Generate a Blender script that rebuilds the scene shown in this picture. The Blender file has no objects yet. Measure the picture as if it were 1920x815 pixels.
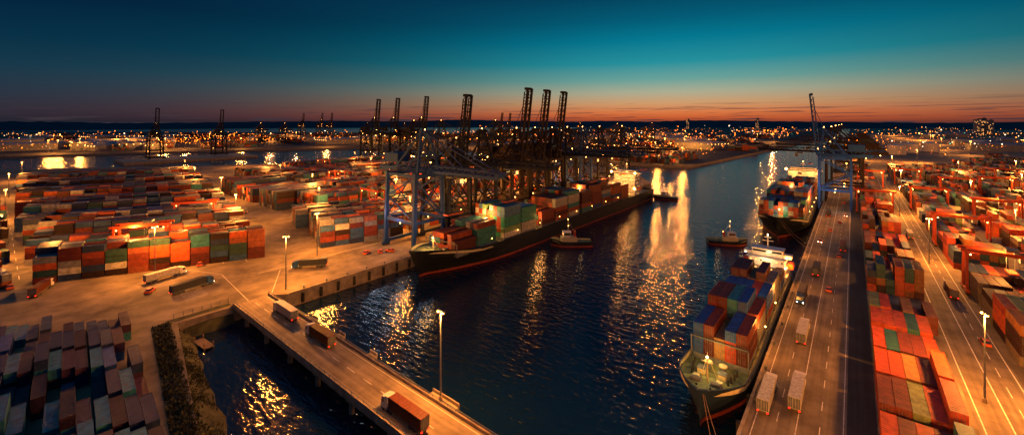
import bpy, bmesh, math, random
import numpy as np
from mathutils import Vector, Matrix
random.seed(7)
S=bpy.context.scene
COL=S.collection
S.view_settings.view_transform='Standard'
S.view_settings.look='None'
S.view_settings.exposure=0
WZ=-4.0   # water level, quay tops are z=0

# ------------------------------------------------------------------ camera
# X runs across the harbour, Y runs along the quays. Drone hovers 50 units up at the origin.
HC=50.0
YAW=math.atan2(0.632,0.775)
cam=bpy.data.cameras.new("camera"); camo=bpy.data.objects.new("camera",cam); COL.objects.link(camo)
camo.location=(0,0,HC); camo.rotation_euler=(math.pi/2,0,YAW)
cam.sensor_width=36; cam.lens=36*784/1920; cam.shift_y=-0.0935
cam.clip_end=30000; cam.clip_start=0.5
S.camera=camo
CY,SY=0.775,0.632
def LD(u,v): return CY*u+SY*v, -SY*u+CY*v
def far(L,D): return (CY*L-SY*D, SY*L+CY*D)
def inframe(u,v,z):
    L,D=LD(u,v)
    if D<5: return False
    px=960+784*L/D; py=228+784*(HC-z)/D
    return -25<px<1945 and py<840

# ------------------------------------------------------------------ materials
def lin(h,k=1.0):
    h=h.lstrip('#'); o=[]
    for i in (0,2,4):
        c=int(h[i:i+2],16)/255
        o.append(k*(c/12.92 if c<=0.04045 else ((c+0.055)/1.055)**2.4))
    return (o[0],o[1],o[2],1)
MATS={}
def mat(name,color,rough=0.6,metal=0.0,noise=0.25,scale=1.5,emit=None,es=0,bump=0.0):
    if name in MATS: return MATS[name]
    m=bpy.data.materials.new(name); m.use_nodes=True; nt=m.node_tree; b=nt.nodes['Principled BSDF']
    if isinstance(color,str): color=lin(color)
    b.inputs['Roughness'].default_value=rough; b.inputs['Metallic'].default_value=metal
    if rough>=0.6: b.inputs['Specular IOR Level'].default_value=0.25
    tc=nt.nodes.new('ShaderNodeTexCoord'); n=nt.nodes.new('ShaderNodeTexNoise')
    n.inputs['Scale'].default_value=scale; n.inputs['Detail'].default_value=5
    nt.links.new(tc.outputs['Object'],n.inputs['Vector'])
    r=nt.nodes.new('ShaderNodeMapRange'); r.inputs[1].default_value=0.3; r.inputs[2].default_value=0.7
    r.inputs[3].default_value=1-noise; r.inputs[4].default_value=1+noise
    nt.links.new(n.outputs[0],r.inputs[0])
    vm=nt.nodes.new('ShaderNodeVectorMath'); vm.operation='SCALE'
    vm.inputs[0].default_value=color[:3]; nt.links.new(r.outputs[0],vm.inputs['Scale'])
    nt.links.new(vm.outputs[0],b.inputs['Base Color'])
    if bump>0:
        bp=nt.nodes.new('ShaderNodeBump'); bp.inputs['Strength'].default_value=bump
        nt.links.new(n.outputs[0],bp.inputs['Height']); nt.links.new(bp.outputs[0],b.inputs['Normal'])
    if emit:
        e=lin(emit) if isinstance(emit,str) else emit
        b.inputs['Emission Color'].default_value=e; b.inputs['Emission Strength'].default_value=es
        m.cycles.emission_sampling='NONE'
    MATS[name]=m; return m

def container_mat(name,attr):
    m=bpy.data.materials.new(name); m.use_nodes=True; nt=m.node_tree; b=nt.nodes['Principled BSDF']
    b.inputs['Roughness'].default_value=0.6; b.inputs['Specular IOR Level'].default_value=0.3
    if attr:
        a=nt.nodes.new('ShaderNodeAttribute'); a.attribute_name='paint'; csrc=a.outputs['Color']
    else:
        a=nt.nodes.new('ShaderNodeObjectInfo'); csrc=a.outputs['Color']
    geo=nt.nodes.new('ShaderNodeNewGeometry')
    n=nt.nodes.new('ShaderNodeTexNoise'); n.inputs['Scale'].default_value=0.9; n.inputs['Detail'].default_value=6
    nt.links.new(geo.outputs['Position'],n.inputs['Vector'])
    r=nt.nodes.new('ShaderNodeMapRange'); r.inputs[1].default_value=0.3;r.inputs[2].default_value=0.7;r.inputs[3].default_value=0.5;r.inputs[4].default_value=1.1
    nt.links.new(n.outputs[0],r.inputs[0])
    vm=nt.nodes.new('ShaderNodeVectorMath'); vm.operation='SCALE'
    nt.links.new(csrc,vm.inputs[0]); nt.links.new(r.outputs[0],vm.inputs['Scale'])
    n2=nt.nodes.new('ShaderNodeTexNoise'); n2.inputs['Scale'].default_value=2.3; n2.inputs['Detail'].default_value=8
    nt.links.new(geo.outputs['Position'],n2.inputs['Vector'])
    r2=nt.nodes.new('ShaderNodeMapRange'); r2.inputs[1].default_value=0.58;r2.inputs[2].default_value=0.7
    nt.links.new(n2.outputs[0],r2.inputs[0])
    mx=nt.nodes.new('ShaderNodeMixRGB'); mx.inputs[2].default_value=(0.07,0.035,0.02,1)
    sc=nt.nodes.new('ShaderNodeMath'); sc.operation='MULTIPLY'; sc.inputs[1].default_value=0.7
    nt.links.new(r2.outputs[0],sc.inputs[0]); nt.links.new(sc.outputs[0],mx.inputs[0]); nt.links.new(vm.outputs[0],mx.inputs[1])
    nt.links.new(mx.outputs[0],b.inputs['Base Color'])
    return m
M_CON=container_mat('painted_container_steel',False)
M_CONS=container_mat('painted_container_steel_mass',True)
def ground_mat(name,c1,c2,scale=0.05,rough=0.8,streak=(1.2,0.03,1),lo=0.7,hi=1.12):
    m=bpy.data.materials.new(name); m.use_nodes=True; nt=m.node_tree; b=nt.nodes['Principled BSDF']
    geo=nt.nodes.new('ShaderNodeNewGeometry')
    n=nt.nodes.new('ShaderNodeTexNoise'); n.inputs['Scale'].default_value=scale; n.inputs['Detail'].default_value=9; n.inputs['Roughness'].default_value=0.68
    nt.links.new(geo.outputs['Position'],n.inputs['Vector'])
    cr=nt.nodes.new('ShaderNodeValToRGB'); cr.color_ramp.elements[0].position=0.36; cr.color_ramp.elements[1].position=0.64
    cr.color_ramp.elements[0].color=c1; cr.color_ramp.elements[1].color=c2
    nt.links.new(n.outputs[0],cr.inputs[0])
    mp=nt.nodes.new('ShaderNodeMapping'); mp.inputs['Scale'].default_value=streak
    nt.links.new(geo.outputs['Position'],mp.inputs['Vector'])
    n2=nt.nodes.new('ShaderNodeTexNoise'); n2.inputs['Scale'].default_value=1; n2.inputs['Detail'].default_value=4
    nt.links.new(mp.outputs[0],n2.inputs['Vector'])
    r=nt.nodes.new('ShaderNodeMapRange'); r.inputs[1].default_value=0.35;r.inputs[2].default_value=0.65;r.inputs[3].default_value=lo;r.inputs[4].default_value=hi
    nt.links.new(n2.outputs[0],r.inputs[0])
    vm=nt.nodes.new('ShaderNodeVectorMath'); vm.operation='SCALE'
    nt.links.new(cr.outputs[0],vm.inputs[0]); nt.links.new(r.outputs[0],vm.inputs['Scale'])
    nt.links.new(vm.outputs[0],b.inputs['Base Color'])
    b.inputs['Roughness'].default_value=rough; b.inputs['Specular IOR Level'].default_value=0.2
    n3=nt.nodes.new('ShaderNodeTexNoise'); n3.inputs['Scale'].default_value=3
    nt.links.new(geo.outputs['Position'],n3.inputs['Vector'])
    bp=nt.nodes.new('ShaderNodeBump'); bp.inputs['Strength'].default_value=0.15
    nt.links.new(n3.outputs[0],bp.inputs['Height']); nt.links.new(bp.outputs[0],b.inputs['Normal'])
    return m
M_GROUND=ground_mat('yard_paving',(0.09,0.068,0.042,1),(0.27,0.205,0.125,1),streak=(0.25,0.2,1),lo=.72)
M_ROAD=ground_mat('asphalt',(0.12,0.09,0.056,1),(0.22,0.168,0.105,1),0.15)
M_BROAD=ground_mat('bridge_asphalt',(0.16,0.12,0.075,1),(0.28,0.21,0.13,1),0.15,streak=(0.03,1.2,1))
M_SHADE_STRIP=ground_mat('painted_shade_strip',(0.02,0.022,0.026,1),(0.035,0.036,0.04,1),0.2)  # dark tone stands in for the shadow of the container stacks
M_FAR=ground_mat('far_ground',(0.014,0.016,0.018,1),(0.08,0.066,0.05,1),0.01,streak=(0.02,0.03,1))
M_CONC=mat('quay_concrete',(0.26,0.21,0.14,1),0.8,noise=0.35,scale=0.5,bump=0.2)
M_BLUE=mat('blue_crane_paint','#173a6c',0.7,noise=0.25)
M_BLUE2=mat('bright_blue_crane_paint','#1f4c8c',0.7,noise=0.25)
M_DARKST=mat('dark_red_crane_paint','#1a0e10',0.75)
M_DKBL=mat('dark_blue_crane_paint','#0b1424',0.75)
M_STEEL=mat('grey_steel',(0.10,0.11,0.12,1),0.6,0.0)
M_RED=mat('red_crane_paint','#97371a',0.6)
M_WHITE=mat('white_paint',(0.5,0.46,0.4,1),0.6,noise=0.15)
M_BLACK=mat('black_rubber',(0.02,0.02,0.02,1),0.8)
M_HULLD=mat('dark_hull_paint',(0.010,0.013,0.018,1),0.6,noise=0.3,scale=0.4)
M_HULLB=mat('navy_hull_paint',(0.008,0.02,0.05,1),0.65,noise=0.3,scale=0.4)
M_BOOT=mat('red_antifouling',(0.22,0.04,0.02,1),0.6,noise=0.3,scale=0.5)
M_DECK=mat('green_deck_paint',(0.13,0.14,0.06,1),0.6,noise=0.45,scale=0.8)
M_CREAM=mat('cream_paint',(0.42,0.37,0.22,1),0.6,noise=0.2)
M_WIN=mat('lit_window',(0.1,0.1,0.1,1),0.3,emit='#ffb060',es=2.5)
M_DWIN=mat('dark_glass',(0.02,0.03,0.04,1),0.1)
M_LAMP=mat('sodium_lamp',(1,0.8,0.5,1),0.5,emit='#ffa850',es=30)
M_LAMPW=mat('white_lamp',(1,1,1,1),0.5,emit='#ffe0b0',es=30)
M_TAIL=mat('tail_light',(0.5,0.02,0.02,1),0.4,emit='#ff2010',es=4)
M_LINE=mat('road_paint',(0.6,0.55,0.42,1),0.7,noise=0.4,scale=2)
M_ORANGE=mat('orange_paint','#c8501a',0.5)
M_GRASS=mat('bank_vegetation',(0.04,0.04,0.018,1),0.9,noise=0.6,scale=0.6,bump=0.6)
M_WOOD=mat('weathered_wood',(0.2,0.13,0.07,1),0.8,noise=0.4,scale=3)
M_SHED=mat('shed_cladding',(0.2,0.2,0.2,1),0.6,noise=0.2,scale=0.3)
M_ROOF=mat('shed_roof',(0.2,0.2,0.2,1),0.6,noise=0.25,scale=0.2)

# ------------------------------------------------------------------ mesh builder
class MB:
    def __init__(s): s.v=[]; s.f=[]; s.m=[]; s.mats=[]
    def mi(s,m):
        if m not in s.mats: s.mats.append(m)
        return s.mats.index(m)
    def hexa(s,pts,m):
        o=len(s.v); s.v+= [tuple(p) for p in pts]
        for q in ((0,3,2,1),(4,5,6,7),(0,1,5,4),(1,2,6,5),(2,3,7,6),(3,0,4,7)):
            s.f.append(tuple(o+i for i in q)); s.m.append(s.mi(m))
    def box(s,c,d,m,rz=0):
        x,y,z=d[0]/2,d[1]/2,d[2]/2; cs,sn=math.cos(rz),math.sin(rz)
        P=[]
        for zz in (-z,z):
            for (a,b) in ((-x,-y),(x,-y),(x,y),(-x,y)):
                P.append((c[0]+a*cs-b*sn,c[1]+a*sn+b*cs,c[2]+zz))
        s.hexa(P,m)
    def beam(s,p,q,w,h,m):
        p=Vector(p);q=Vector(q);d=(q-p).normalized()
        up=Vector((0,0,1)) if abs(d.z)<0.95 else Vector((0,1,0))
        r=d.cross(up).normalized(); t=r.cross(d).normalized()
        P=[]
        for e in (p,q):
            for (a,b) in ((-1,-1),(1,-1),(1,1),(-1,1)):
                P.append(e+r*a*w/2+t*b*h/2)
        s.hexa(P,m)
    def cyl(s,p,q,r0,r1,m,n=10):
        p=Vector(p);q=Vector(q);d=(q-p).normalized()
        up=Vector((0,0,1)) if abs(d.z)<0.95 else Vector((0,1,0))
        r=d.cross(up).normalized(); t=r.cross(d).normalized(); o=len(s.v)
        for e,rr in ((p,r0),(q,r1)):
            for i in range(n):
                a=2*math.pi*i/n; s.v.append(tuple(e+r*math.cos(a)*rr+t*math.sin(a)*rr))
        k=s.mi(m)
        for i in range(n):
            j=(i+1)%n; s.f.append((o+i,o+j,o+n+j,o+n+i)); s.m.append(k)
        s.f.append(tuple(o+i for i in reversed(range(n)))); s.m.append(k)
        s.f.append(tuple(o+n+i for i in range(n))); s.m.append(k)
    def face(s,pts,m):
        o=len(s.v); s.v+=[tuple(p) for p in pts]; s.f.append(tuple(range(o,o+len(pts)))); s.m.append(s.mi(m))
    def ball(s,c,r,m,sz=1.0):
        o=len(s.v); k=s.mi(m)
        P=[(1,0,0),(-1,0,0),(0,1,0),(0,-1,0),(0,0,sz),(0,0,-sz)]
        s.v+=[(c[0]+p[0]*r,c[1]+p[1]*r,c[2]+p[2]*r) for p in P]
        for q in ((0,2,4),(2,1,4),(1,3,4),(3,0,4),(2,0,5),(1,2,5),(3,1,5),(0,3,5)):
            s.f.append(tuple(o+i for i in q)); s.m.append(k)
    def mesh(s,name):
        me=bpy.data.meshes.new(name); me.from_pydata(s.v,[],s.f)
        for m in s.mats: me.materials.append(m)
        me.polygons.foreach_set('material_index',s.m)
        me.update(); return me
    def obj(s,name,parent=None,loc=(0,0,0),rz=0):
        o=bpy.data.objects.new(name,s.mesh(name)); COL.objects.link(o)
        o.location=loc; o.rotation_euler=(0,0,rz)
        if parent: o.parent=parent
        return o
def empty(name,loc=(0,0,0),rz=0):
    o=bpy.data.objects.new(name,None); COL.objects.link(o); o.empty_display_size=1
    o.location=loc; o.rotation_euler=(0,0,rz); return o
def tag(o,label,cat,group=None):
    o["label"]=label; o["category"]=cat
    if group: o["group"]=group
    return o
def struct(o): o["kind"]="structure"; return o
def dup(o,loc=None,rz=None,parent=None,scale=None):
    c=o.copy(); COL.objects.link(c)
    if loc is not None: c.location=loc
    if rz is not None: c.rotation_euler=(0,0,rz)
    if scale is not None: c.scale=(scale,)*3
    if parent is not None:
        c.parent=parent; c.matrix_parent_inverse=o.matrix_parent_inverse.copy()
    for ch in o.children: dup(ch,parent=c)
    return c
SOD=(1.0,0.33,0.05)
def light(loc,power,color=SOD,size=0.5,parent=None,name="lamp_light"):
    l=bpy.data.lights.new(name,'POINT'); l.energy=power; l.color=color; l.shadow_soft_size=size
    o=bpy.data.objects.new(name,l); COL.objects.link(o); o.location=loc
    if parent: o.parent=parent
    return o

# ------------------------------------------------------------------ sky
w=bpy.data.worlds.new("World"); S.world=w; w.use_nodes=True; nt=w.node_tree
bg=nt.nodes['Background']
tc=nt.nodes.new('ShaderNodeTexCoord')
nrm=nt.nodes.new('ShaderNodeVectorMath'); nrm.operation='NORMALIZE'; nt.links.new(tc.outputs['Generated'],nrm.inputs[0])
sep=nt.nodes.new('ShaderNodeSeparateXYZ'); nt.links.new(nrm.outputs[0],sep.inputs[0])
mr=nt.nodes.new('ShaderNodeMapRange'); mr.inputs[1].default_value=0; mr.inputs[2].default_value=0.9
nt.links.new(sep.outputs['Z'],mr.inputs[0])
def ramp(els):
    r=nt.nodes.new('ShaderNodeValToRGB'); cr=r.color_ramp
    while len(cr.elements)<len(els): cr.elements.new(0.5)
    for e,(deg,c) in zip(cr.elements,els):
        e.position=min(1,math.sin(math.radians(deg))/0.9); e.color=lin(c)
    nt.links.new(mr.outputs[0],r.inputs[0]); return r
rb=ramp([(0,'#8a402c'),(0.5,'#c85c30'),(1.2,'#da7844'),(2.4,'#d09c6c'),(3.8,'#acac90'),(5.4,'#6ca29a'),(7.6,'#26909c'),(10.5,'#057890'),(13,'#045c76'),(16.5,'#053f5a'),(28,'#0c4870'),(42,'#164c7a'),(62,'#205884')])
rd=ramp([(0,'#1a222e'),(1.2,'#242a38'),(2.5,'#1c2e40'),(5,'#0f3347'),(8,'#062a42'),(12,'#031d36'),(28,'#083454'),(42,'#124470'),(62,'#205884')])
hd=nt.nodes.new('ShaderNodeVectorMath'); hd.operation='MULTIPLY'; hd.inputs[1].default_value=(1,1,0); nt.links.new(nrm.outputs[0],hd.inputs[0])
hn=nt.nodes.new('ShaderNodeVectorMath'); hn.operation='NORMALIZE'; nt.links.new(hd.outputs[0],hn.inputs[0])
dt=nt.nodes.new('ShaderNodeVectorMath'); dt.operation='DOT_PRODUCT'; dt.inputs[1].default_value=(-0.31,0.951,0); nt.links.new(hn.outputs[0],dt.inputs[0])
m1=nt.nodes.new('ShaderNodeMath'); m1.operation='SUBTRACT'; nt.links.new(dt.outputs['Value'],m1.inputs[0]); m1.inputs[1].default_value=1
m2=nt.nodes.new('ShaderNodeMath'); m2.operation='DIVIDE'; nt.links.new(m1.outputs[0],m2.inputs[0]); m2.inputs[1].default_value=0.18
m3=nt.nodes.new('ShaderNodeMath'); m3.operation='EXPONENT'; nt.links.new(m2.outputs[0],m3.inputs[0])
mx=nt.nodes.new('ShaderNodeMixRGB'); nt.links.new(m3.outputs[0],mx.inputs[0]); nt.links.new(rd.outputs[0],mx.inputs[1]); nt.links.new(rb.outputs[0],mx.inputs[2])
mp=nt.nodes.new('ShaderNodeMapping'); mp.inputs['Scale'].default_value=(5,5,170); nt.links.new(nrm.outputs[0],mp.inputs['Vector'])
cn=nt.nodes.new('ShaderNodeTexNoise'); cn.inputs['Scale'].default_value=1.6; cn.inputs['Detail'].default_value=5; nt.links.new(mp.outputs[0],cn.inputs['Vector'])
c1=nt.nodes.new('ShaderNodeMapRange'); c1.inputs[1].default_value=0.55; c1.inputs[2].default_value=0.63; nt.links.new(cn.outputs[0],c1.inputs[0])
c2=nt.nodes.new('ShaderNodeMapRange'); c2.inputs[1].default_value=0.01; c2.inputs[2].default_value=0.05; c2.inputs[3].default_value=0.9; c2.inputs[4].default_value=0; nt.links.new(sep.outputs['Z'],c2.inputs[0])
c3=nt.nodes.new('ShaderNodeMath'); c3.operation='MULTIPLY'; nt.links.new(c1.outputs[0],c3.inputs[0]); nt.links.new(c2.outputs[0],c3.inputs[1])
mc=nt.nodes.new('ShaderNodeMixRGB'); mc.inputs[2].default_value=lin('#3e343c'); nt.links.new(c3.outputs[0],mc.inputs[0]); nt.links.new(mx.outputs[0],mc.inputs[1])
nt.links.new(mc.outputs[0],bg.inputs['Color']); bg.inputs['Strength'].default_value=1.0

# ------------------------------------------------------------------ water
wm=bpy.data.materials.new('harbour_water'); wm.use_nodes=True; nt=wm.node_tree; b=nt.nodes['Principled BSDF']
b.inputs['Base Color'].default_value=(0.002,0.009,0.022,1); b.inputs['Roughness'].default_value=0.15; b.inputs['IOR'].default_value=1.42
geo=nt.nodes.new('ShaderNodeNewGeometry')
mp=nt.nodes.new('ShaderNodeMapping'); mp.inputs['Rotation'].default_value=(0,0,-0.68); mp.inputs['Scale'].default_value=(0.55,1.5,1); nt.links.new(geo.outputs['Position'],mp.inputs['Vector'])
n1=nt.nodes.new('ShaderNodeTexNoise'); n1.inputs['Scale'].default_value=0.62; n1.inputs['Detail'].default_value=2.5; nt.links.new(mp.outputs[0],n1.inputs['Vector'])
n2=nt.nodes.new('ShaderNodeTexNoise'); n2.inputs['Scale'].default_value=0.04; n2.inputs['Detail'].default_value=3; nt.links.new(mp.outputs[0],n2.inputs['Vector'])
ad=nt.nodes.new('ShaderNodeMath'); ad.operation='MULTIPLY_ADD'; ad.inputs[1].default_value=0.8
nt.links.new(n2.outputs[0],ad.inputs[0]); nt.links.new(n1.outputs[0],ad.inputs[2])
bp=nt.nodes.new('ShaderNodeBump'); bp.inputs['Strength'].default_value=0.85; bp.inputs['Distance'].default_value=0.42
nt.links.new(ad.outputs[0],bp.inputs['Height']); nt.links.new(bp.outputs[0],b.inputs['Normal'])
mb=MB(); mb.face([(-12000,-3000,WZ),(12000,-3000,WZ),(12000,14000,WZ),(-12000,14000,WZ)],wm)
struct(mb.obj('water'))

# ------------------------------------------------------------------ land
def land(name,poly,m,ztop=0,zbot=-7,side=None):
    bm=bmesh.new(); vs=[bm.verts.new((x,y,ztop)) for x,y in poly]; f=bm.faces.new(vs)
    if f.normal.z<0: f.normal_flip()
    bmesh.ops.triangulate(bm,faces=[f])
    me=bpy.data.meshes.new(name)
    vb=[bm.verts.new((x,y,zbot)) for x,y in poly]
    n=len(poly)
    for i in range(n):
        j=(i+1)%n; ff=bm.faces.new((vs[i],vs[j],vb[j],vb[i])); ff.material_index=1
    bm.normal_update()
    for f in bm.faces:
        if f.material_index==0 and f.normal.z<0: f.normal_flip()
    bm.to_mesh(me); bm.free(); me.materials.append(m); me.materials.append(side or M_CONC)
    o=bpy.data.objects.new(name,me); COL.objects.link(o); return struct(o)
land('ground',[(-130,28),(-80,20),(-14.5,12),(-14.5,6000),(7000,6000),(7000,-400),(-900,-400),(-690,0),(-540,190),(-478,322),(-330,400),(-237,430),(-165,395),(-127,335),(-127,53),(-130,50)],M_GROUND)
land('far_ground',[(-980,-50),(-930,110),(-860,260),(-760,440),(-530,540),(-263,487),(-146,497),(-131,708),(-96,1185),(-60,1400),(-50,6000),(-3500,6000),(-1700,2900),(-1233,1400),(-2400,650),(-3442,0),(-3000,-300)],M_FAR,ztop=-1)
def hills():
    vs=[];fs=[];n=260
    rnd=random.Random(3); ph=[rnd.uniform(0,6.28) for _ in range(8)]
    for k,(D,hm) in enumerate(((3900,0),(4500,1),(5400,0.4),(7000,0))):
        for i in range(n+1):
            a=-1.25+2.5*i/n
            h=0
            for j in range(8): h+=math.sin(a*(3+j*5.3)+ph[j])/(1+j*0.7)
            h=54+8*h
            x,y=far(math.sin(a)*D,math.cos(a)*D)
            vs.append((x,y,-3+max(8,h+rnd.uniform(-3,3))*hm))
    for k in range(3):
        for i in range(n):
            a=k*(n+1)+i; fs.append((a,a+1,a+n+2,a+n+1))
    me=bpy.data.meshes.new('hills'); me.from_pydata(vs,[],fs)
    me.materials.append(mat('hill_forest',(0.02,0.03,0.045,1),0.95,noise=0.3,scale=0.01))
    o=bpy.data.objects.new('hills',me); COL.objects.link(o); struct(o)
hills()

# bank of the small basin: flat scrub shoulder, then a slope into the water
mb=MB()
def bank(pts_top,pts_bot):
    k=len(pts_top)-1
    for i in range(k):
        for s in range(6):
            a=s/6;c=(s+1)/6
            def L(i,t):
                p,q=pts_top[i],pts_bot[i]; z=0.05-5.0*max(0,(t-.4)/.6)**0.8
                return (p[0]+(q[0]-p[0])*t, p[1]+(q[1]-p[1])*t, z)
            mb.face([L(i,a),L(i,c),L(i+1,c),L(i+1,a)],M_GRASS)
top=[];bot=[]
rr=random.Random(5)
for i in range(26):
    t=i/25; top.append((-132+ (118)*t, 23.2-15*t)); bot.append((-131+117*t+rr.uniform(-.4,.4), 32-13.5*t+rr.uniform(-.6,.6)))
bank(top,bot)
top=[(-133.5,26),(-133.5,34),(-133.5,40)];bot=[(-127.5,31),(-127,36),(-127.5,40)]
bank(top,bot)
struct(mb.obj('riverbank'))
mb=MB()
for i in range(7500):
    t=rr.random(); s=rr.random()
    x=-132+70*t; y=23.4-15*(x+132)/118+ s*8.0
    z=0.05-5*(max(0,(s*.92-.4)/.6)**0.8)
    if z<-4: continue
    h=rr.uniform(.1,.45)*(2.2 if rr.random()<.06 else 1); a=rr.uniform(0,6.28); dx,dy=math.cos(a)*.25,math.sin(a)*.25
    mb.face([(x-dx,y-dy,z),(x+dx,y+dy,z),(x+rr.uniform(-.3,.3),y+rr.uniform(-.3,.3),z+h)],M_GRASS)
o=mb.obj('bank_grass'); o["kind"]="stuff"; tag(o,"rough dark grass and scrub on the sloping basin bank","grass")

# ------------------------------------------------------------------ bridge
BR=empty('road_bridge',(-72,44.8,0)); tag(BR,"low concrete road bridge on piers across the dark basin","bridge")
mb=MB(); mb.box((0,0,-0.45),(118,9.2,0.9),M_CONC); mb.obj('deck',BR)
mb=MB(); mb.box((0,0,0.008),(118,8.3,0.012),M_BROAD); mb.obj('roadway',BR)
for s in (-1,1):
    mb=MB()
    mb.box((0,s*4.4,0.3),(118,0.3,0.62),M_CONC)
    mb.box((0,s*4.4,1.1),(118,0.08,0.08),M_STEEL)
    mb.box((0,s*4.4,0.85),(118,0.05,0.05),M_STEEL)
    for i in range(60): mb.box((-58.5+i*2,s*4.4,0.85),(0.08,0.08,0.5),M_STEEL)
    mb.obj('parapet',BR)
for i in range(9):
    mb=MB(); x=-52+i*13
    mb.box((x,0,-1.25),(1.4,8.6,0.7),M_CONC)
    for y in (-3.5,0,3.5): mb.cyl((x,y,-7),(x,y,-1.6),0.5,0.5,M_CONC)
    mb.obj('pier',BR)
for (x,l) in ((15,7),(-8,2.5),(-21,2.5),(-34,2.5)):
    mb=MB(); mb.box((x,5.4,-0.35),(l,1.6,0.68),M_CONC); mb.box((x,6.15,0.3),(l,0.2,0.64),M_CONC); mb.obj('lamp_platform',BR)

# road markings
mb=MB()
def stripe(x0,y0,x1,y1,wd=0.15,z=0.02,m=M_LINE):
    d=Vector((x1-x0,y1-y0)); n=Vector((-d.y,d.x)).normalized()*wd/2
    mb.face([(x0-n.x,y0-n.y,z),(x1-n.x,y1-n.y,z),(x1+n.x,y1+n.y,z),(x0+n.x,y0+n.y,z)],m)
for yy in (41.1,48.5): stripe(-130,yy,-15,yy,0.12,0.022)
for i in range(20): stripe(-128+i*6,44.8,-125+i*6,44.8,0.12,0.022)
for xx in (-12.8,-7.2,-1.2): stripe(xx,10,xx,900,0.13)
for i in range(90): stripe(-9.9,10+i*8,-9.9,13+i*8,0.12); stripe(-4.2,10+i*8,-4.2,13+i*8,0.12)
for xx in (16.6,20.2,24.5): stripe(xx,20,xx,520,0.2)
for i in range(60): stripe(22.4,20+i*8,22.4,24+i*8,0.15)
stripe(-172,50,-300,72,0.18); stripe(-168,56,-300,80,0.18)
stripe(-300,72,-540,108,0.2); stripe(-300,80,-540,118,0.2)
for xx in (-129.5,-147.5): stripe(xx,54,xx,330,0.2,m=M_STEEL)
stripe(-152,54,-152,320,0.2)
stripe(-131,44,-160,46,0.15);stripe(-160,46,-200,30,0.15);stripe(-131,50,-150,60,0.15)
for i in range(12): stripe(-205-i*14,4-i*.1,-210-i*14,4-i*.1,0.2)
for i in range(14): stripe(-158+i*1.0,38.5,-157.2+i*1.0,33,0.14)
o=struct(mb.obj('road_markings'))
mb=MB(); mb.face([(-13.2,12,0.006),(-0.8,12,0.006),(-0.8,1200,0.006),(-13.2,1200,0.006)],M_ROAD)
struct(mb.obj('quay_road'))
mb=MB(); mb.face([(-0.8,12,0.007),(3.1,12,0.007),(3.1,350,0.007),(-0.8,350,0.007)],M_SHADE_STRIP); struct(mb.obj('stack_shadow_strip'))  # dark sheet painted as the stacks' shadow beside the quay road
mb=MB(); mb.face([(15.8,0,0.006),(25,0,0.006),(25,700,0.006),(15.8,700,0.006)],M_ROAD); struct(mb.obj('yard_road'))
mb=MB(); mb.box((-14.2,450,0.1),(0.5,870,0.25),M_CONC); mb.box((-127.3,194,0.1),(0.5,281,0.25),M_CONC); struct(mb.obj('quay_coping'))
mb=MB(); mb.cyl((0,0,-3.4),(0,0,-0.6),0.45,0.45,M_BLACK); mb.box((0,0,-2),(0.9,0.5,2.2),M_BLACK)
f0=mb.obj('quay_fender',loc=(-126.6,57,0)); tag(f0,"black rubber fender hanging on concrete quay wall","fender","fenders along the quay walls")
for i in range(1,12): dup(f0,(-126.6,57+i*5.5,0))
for i in range(30): dup(f0,(-14.9,70+i*9,0))
mb=MB(); mb.cyl((0,0,0),(0,0,0.5),0.22,0.18,M_STEEL); mb.cyl((0,0,0.5),(0,0,0.65),0.32,0.3,M_STEEL)
b0=mb.obj('mooring_bollard',loc=(-128.2,58,0)); tag(b0,"short steel mooring bollard on the quay edge","bollard","bollards along the quays")
for i in range(1,6): dup(b0,(-128.2,58+i*7,0))
for i in range(12): dup(b0,(-13.6,74+i*12,0))
J=empty('wooden_jetty',(-121.5,31.2,0),0.1); tag(J,"small floating timber jetty at the basin bank","jetty")
mb=MB()
for i in range(14): mb.box((-3+i*0.46,0,-3.5),(0.42,2.2,0.15),M_WOOD)
mb.box((0,0,-3.62),(6.6,.3,.1),M_WOOD)
mb.obj('decking',J)
for x in (-2.8,2.8):
    for y in (-.9,.9): mb=MB(); mb.cyl((x,y,-6),(x,y,-2.4),0.15,0.15,M_WOOD); mb.obj('pile',J)

# ------------------------------------------------------------------ lamp posts
def lamp_proto():
    r=empty('lamp_post'); mb=MB()
    mb.cyl((0,0,0),(0,0,0.8),0.35,0.3,M_CONC); mb.cyl((0,0,0.8),(0,0,16),0.17,0.09,M_STEEL,8); mb.obj('pole',r)
    mb=MB(); mb.box((0,0,16.05),(1.7,0.25,0.12),M_STEEL)
    for x in (-.65,0,.65): mb.box((x,0,15.9),(0.45,0.45,0.2),M_STEEL)
    mb.obj('lamp_bracket',r)
    for x in (-.65,.65):
        mb=MB(); mb.ball((x,0,15.76),0.26,M_LAMP,0.6); mb.obj('lamp',r)
    return r
LP=lamp_proto(); first=True
LIGHTS=[]
def lamp(u,v,p=14000,sc=1.0,light_on=True,z=0):
    global first
    if first: o=LP; o.location=(u,v,z); o.scale=(sc,)*3; first=False
    else: o=dup(LP,(u,v,z),random.uniform(0,3),scale=sc)
    tag(o,"tall steel lamp post with lit sodium floodlights","lamp post","floodlight posts of the port")
    if light_on: LIGHTS.append((u,v,z+15.3*sc,p))
    return o
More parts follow.
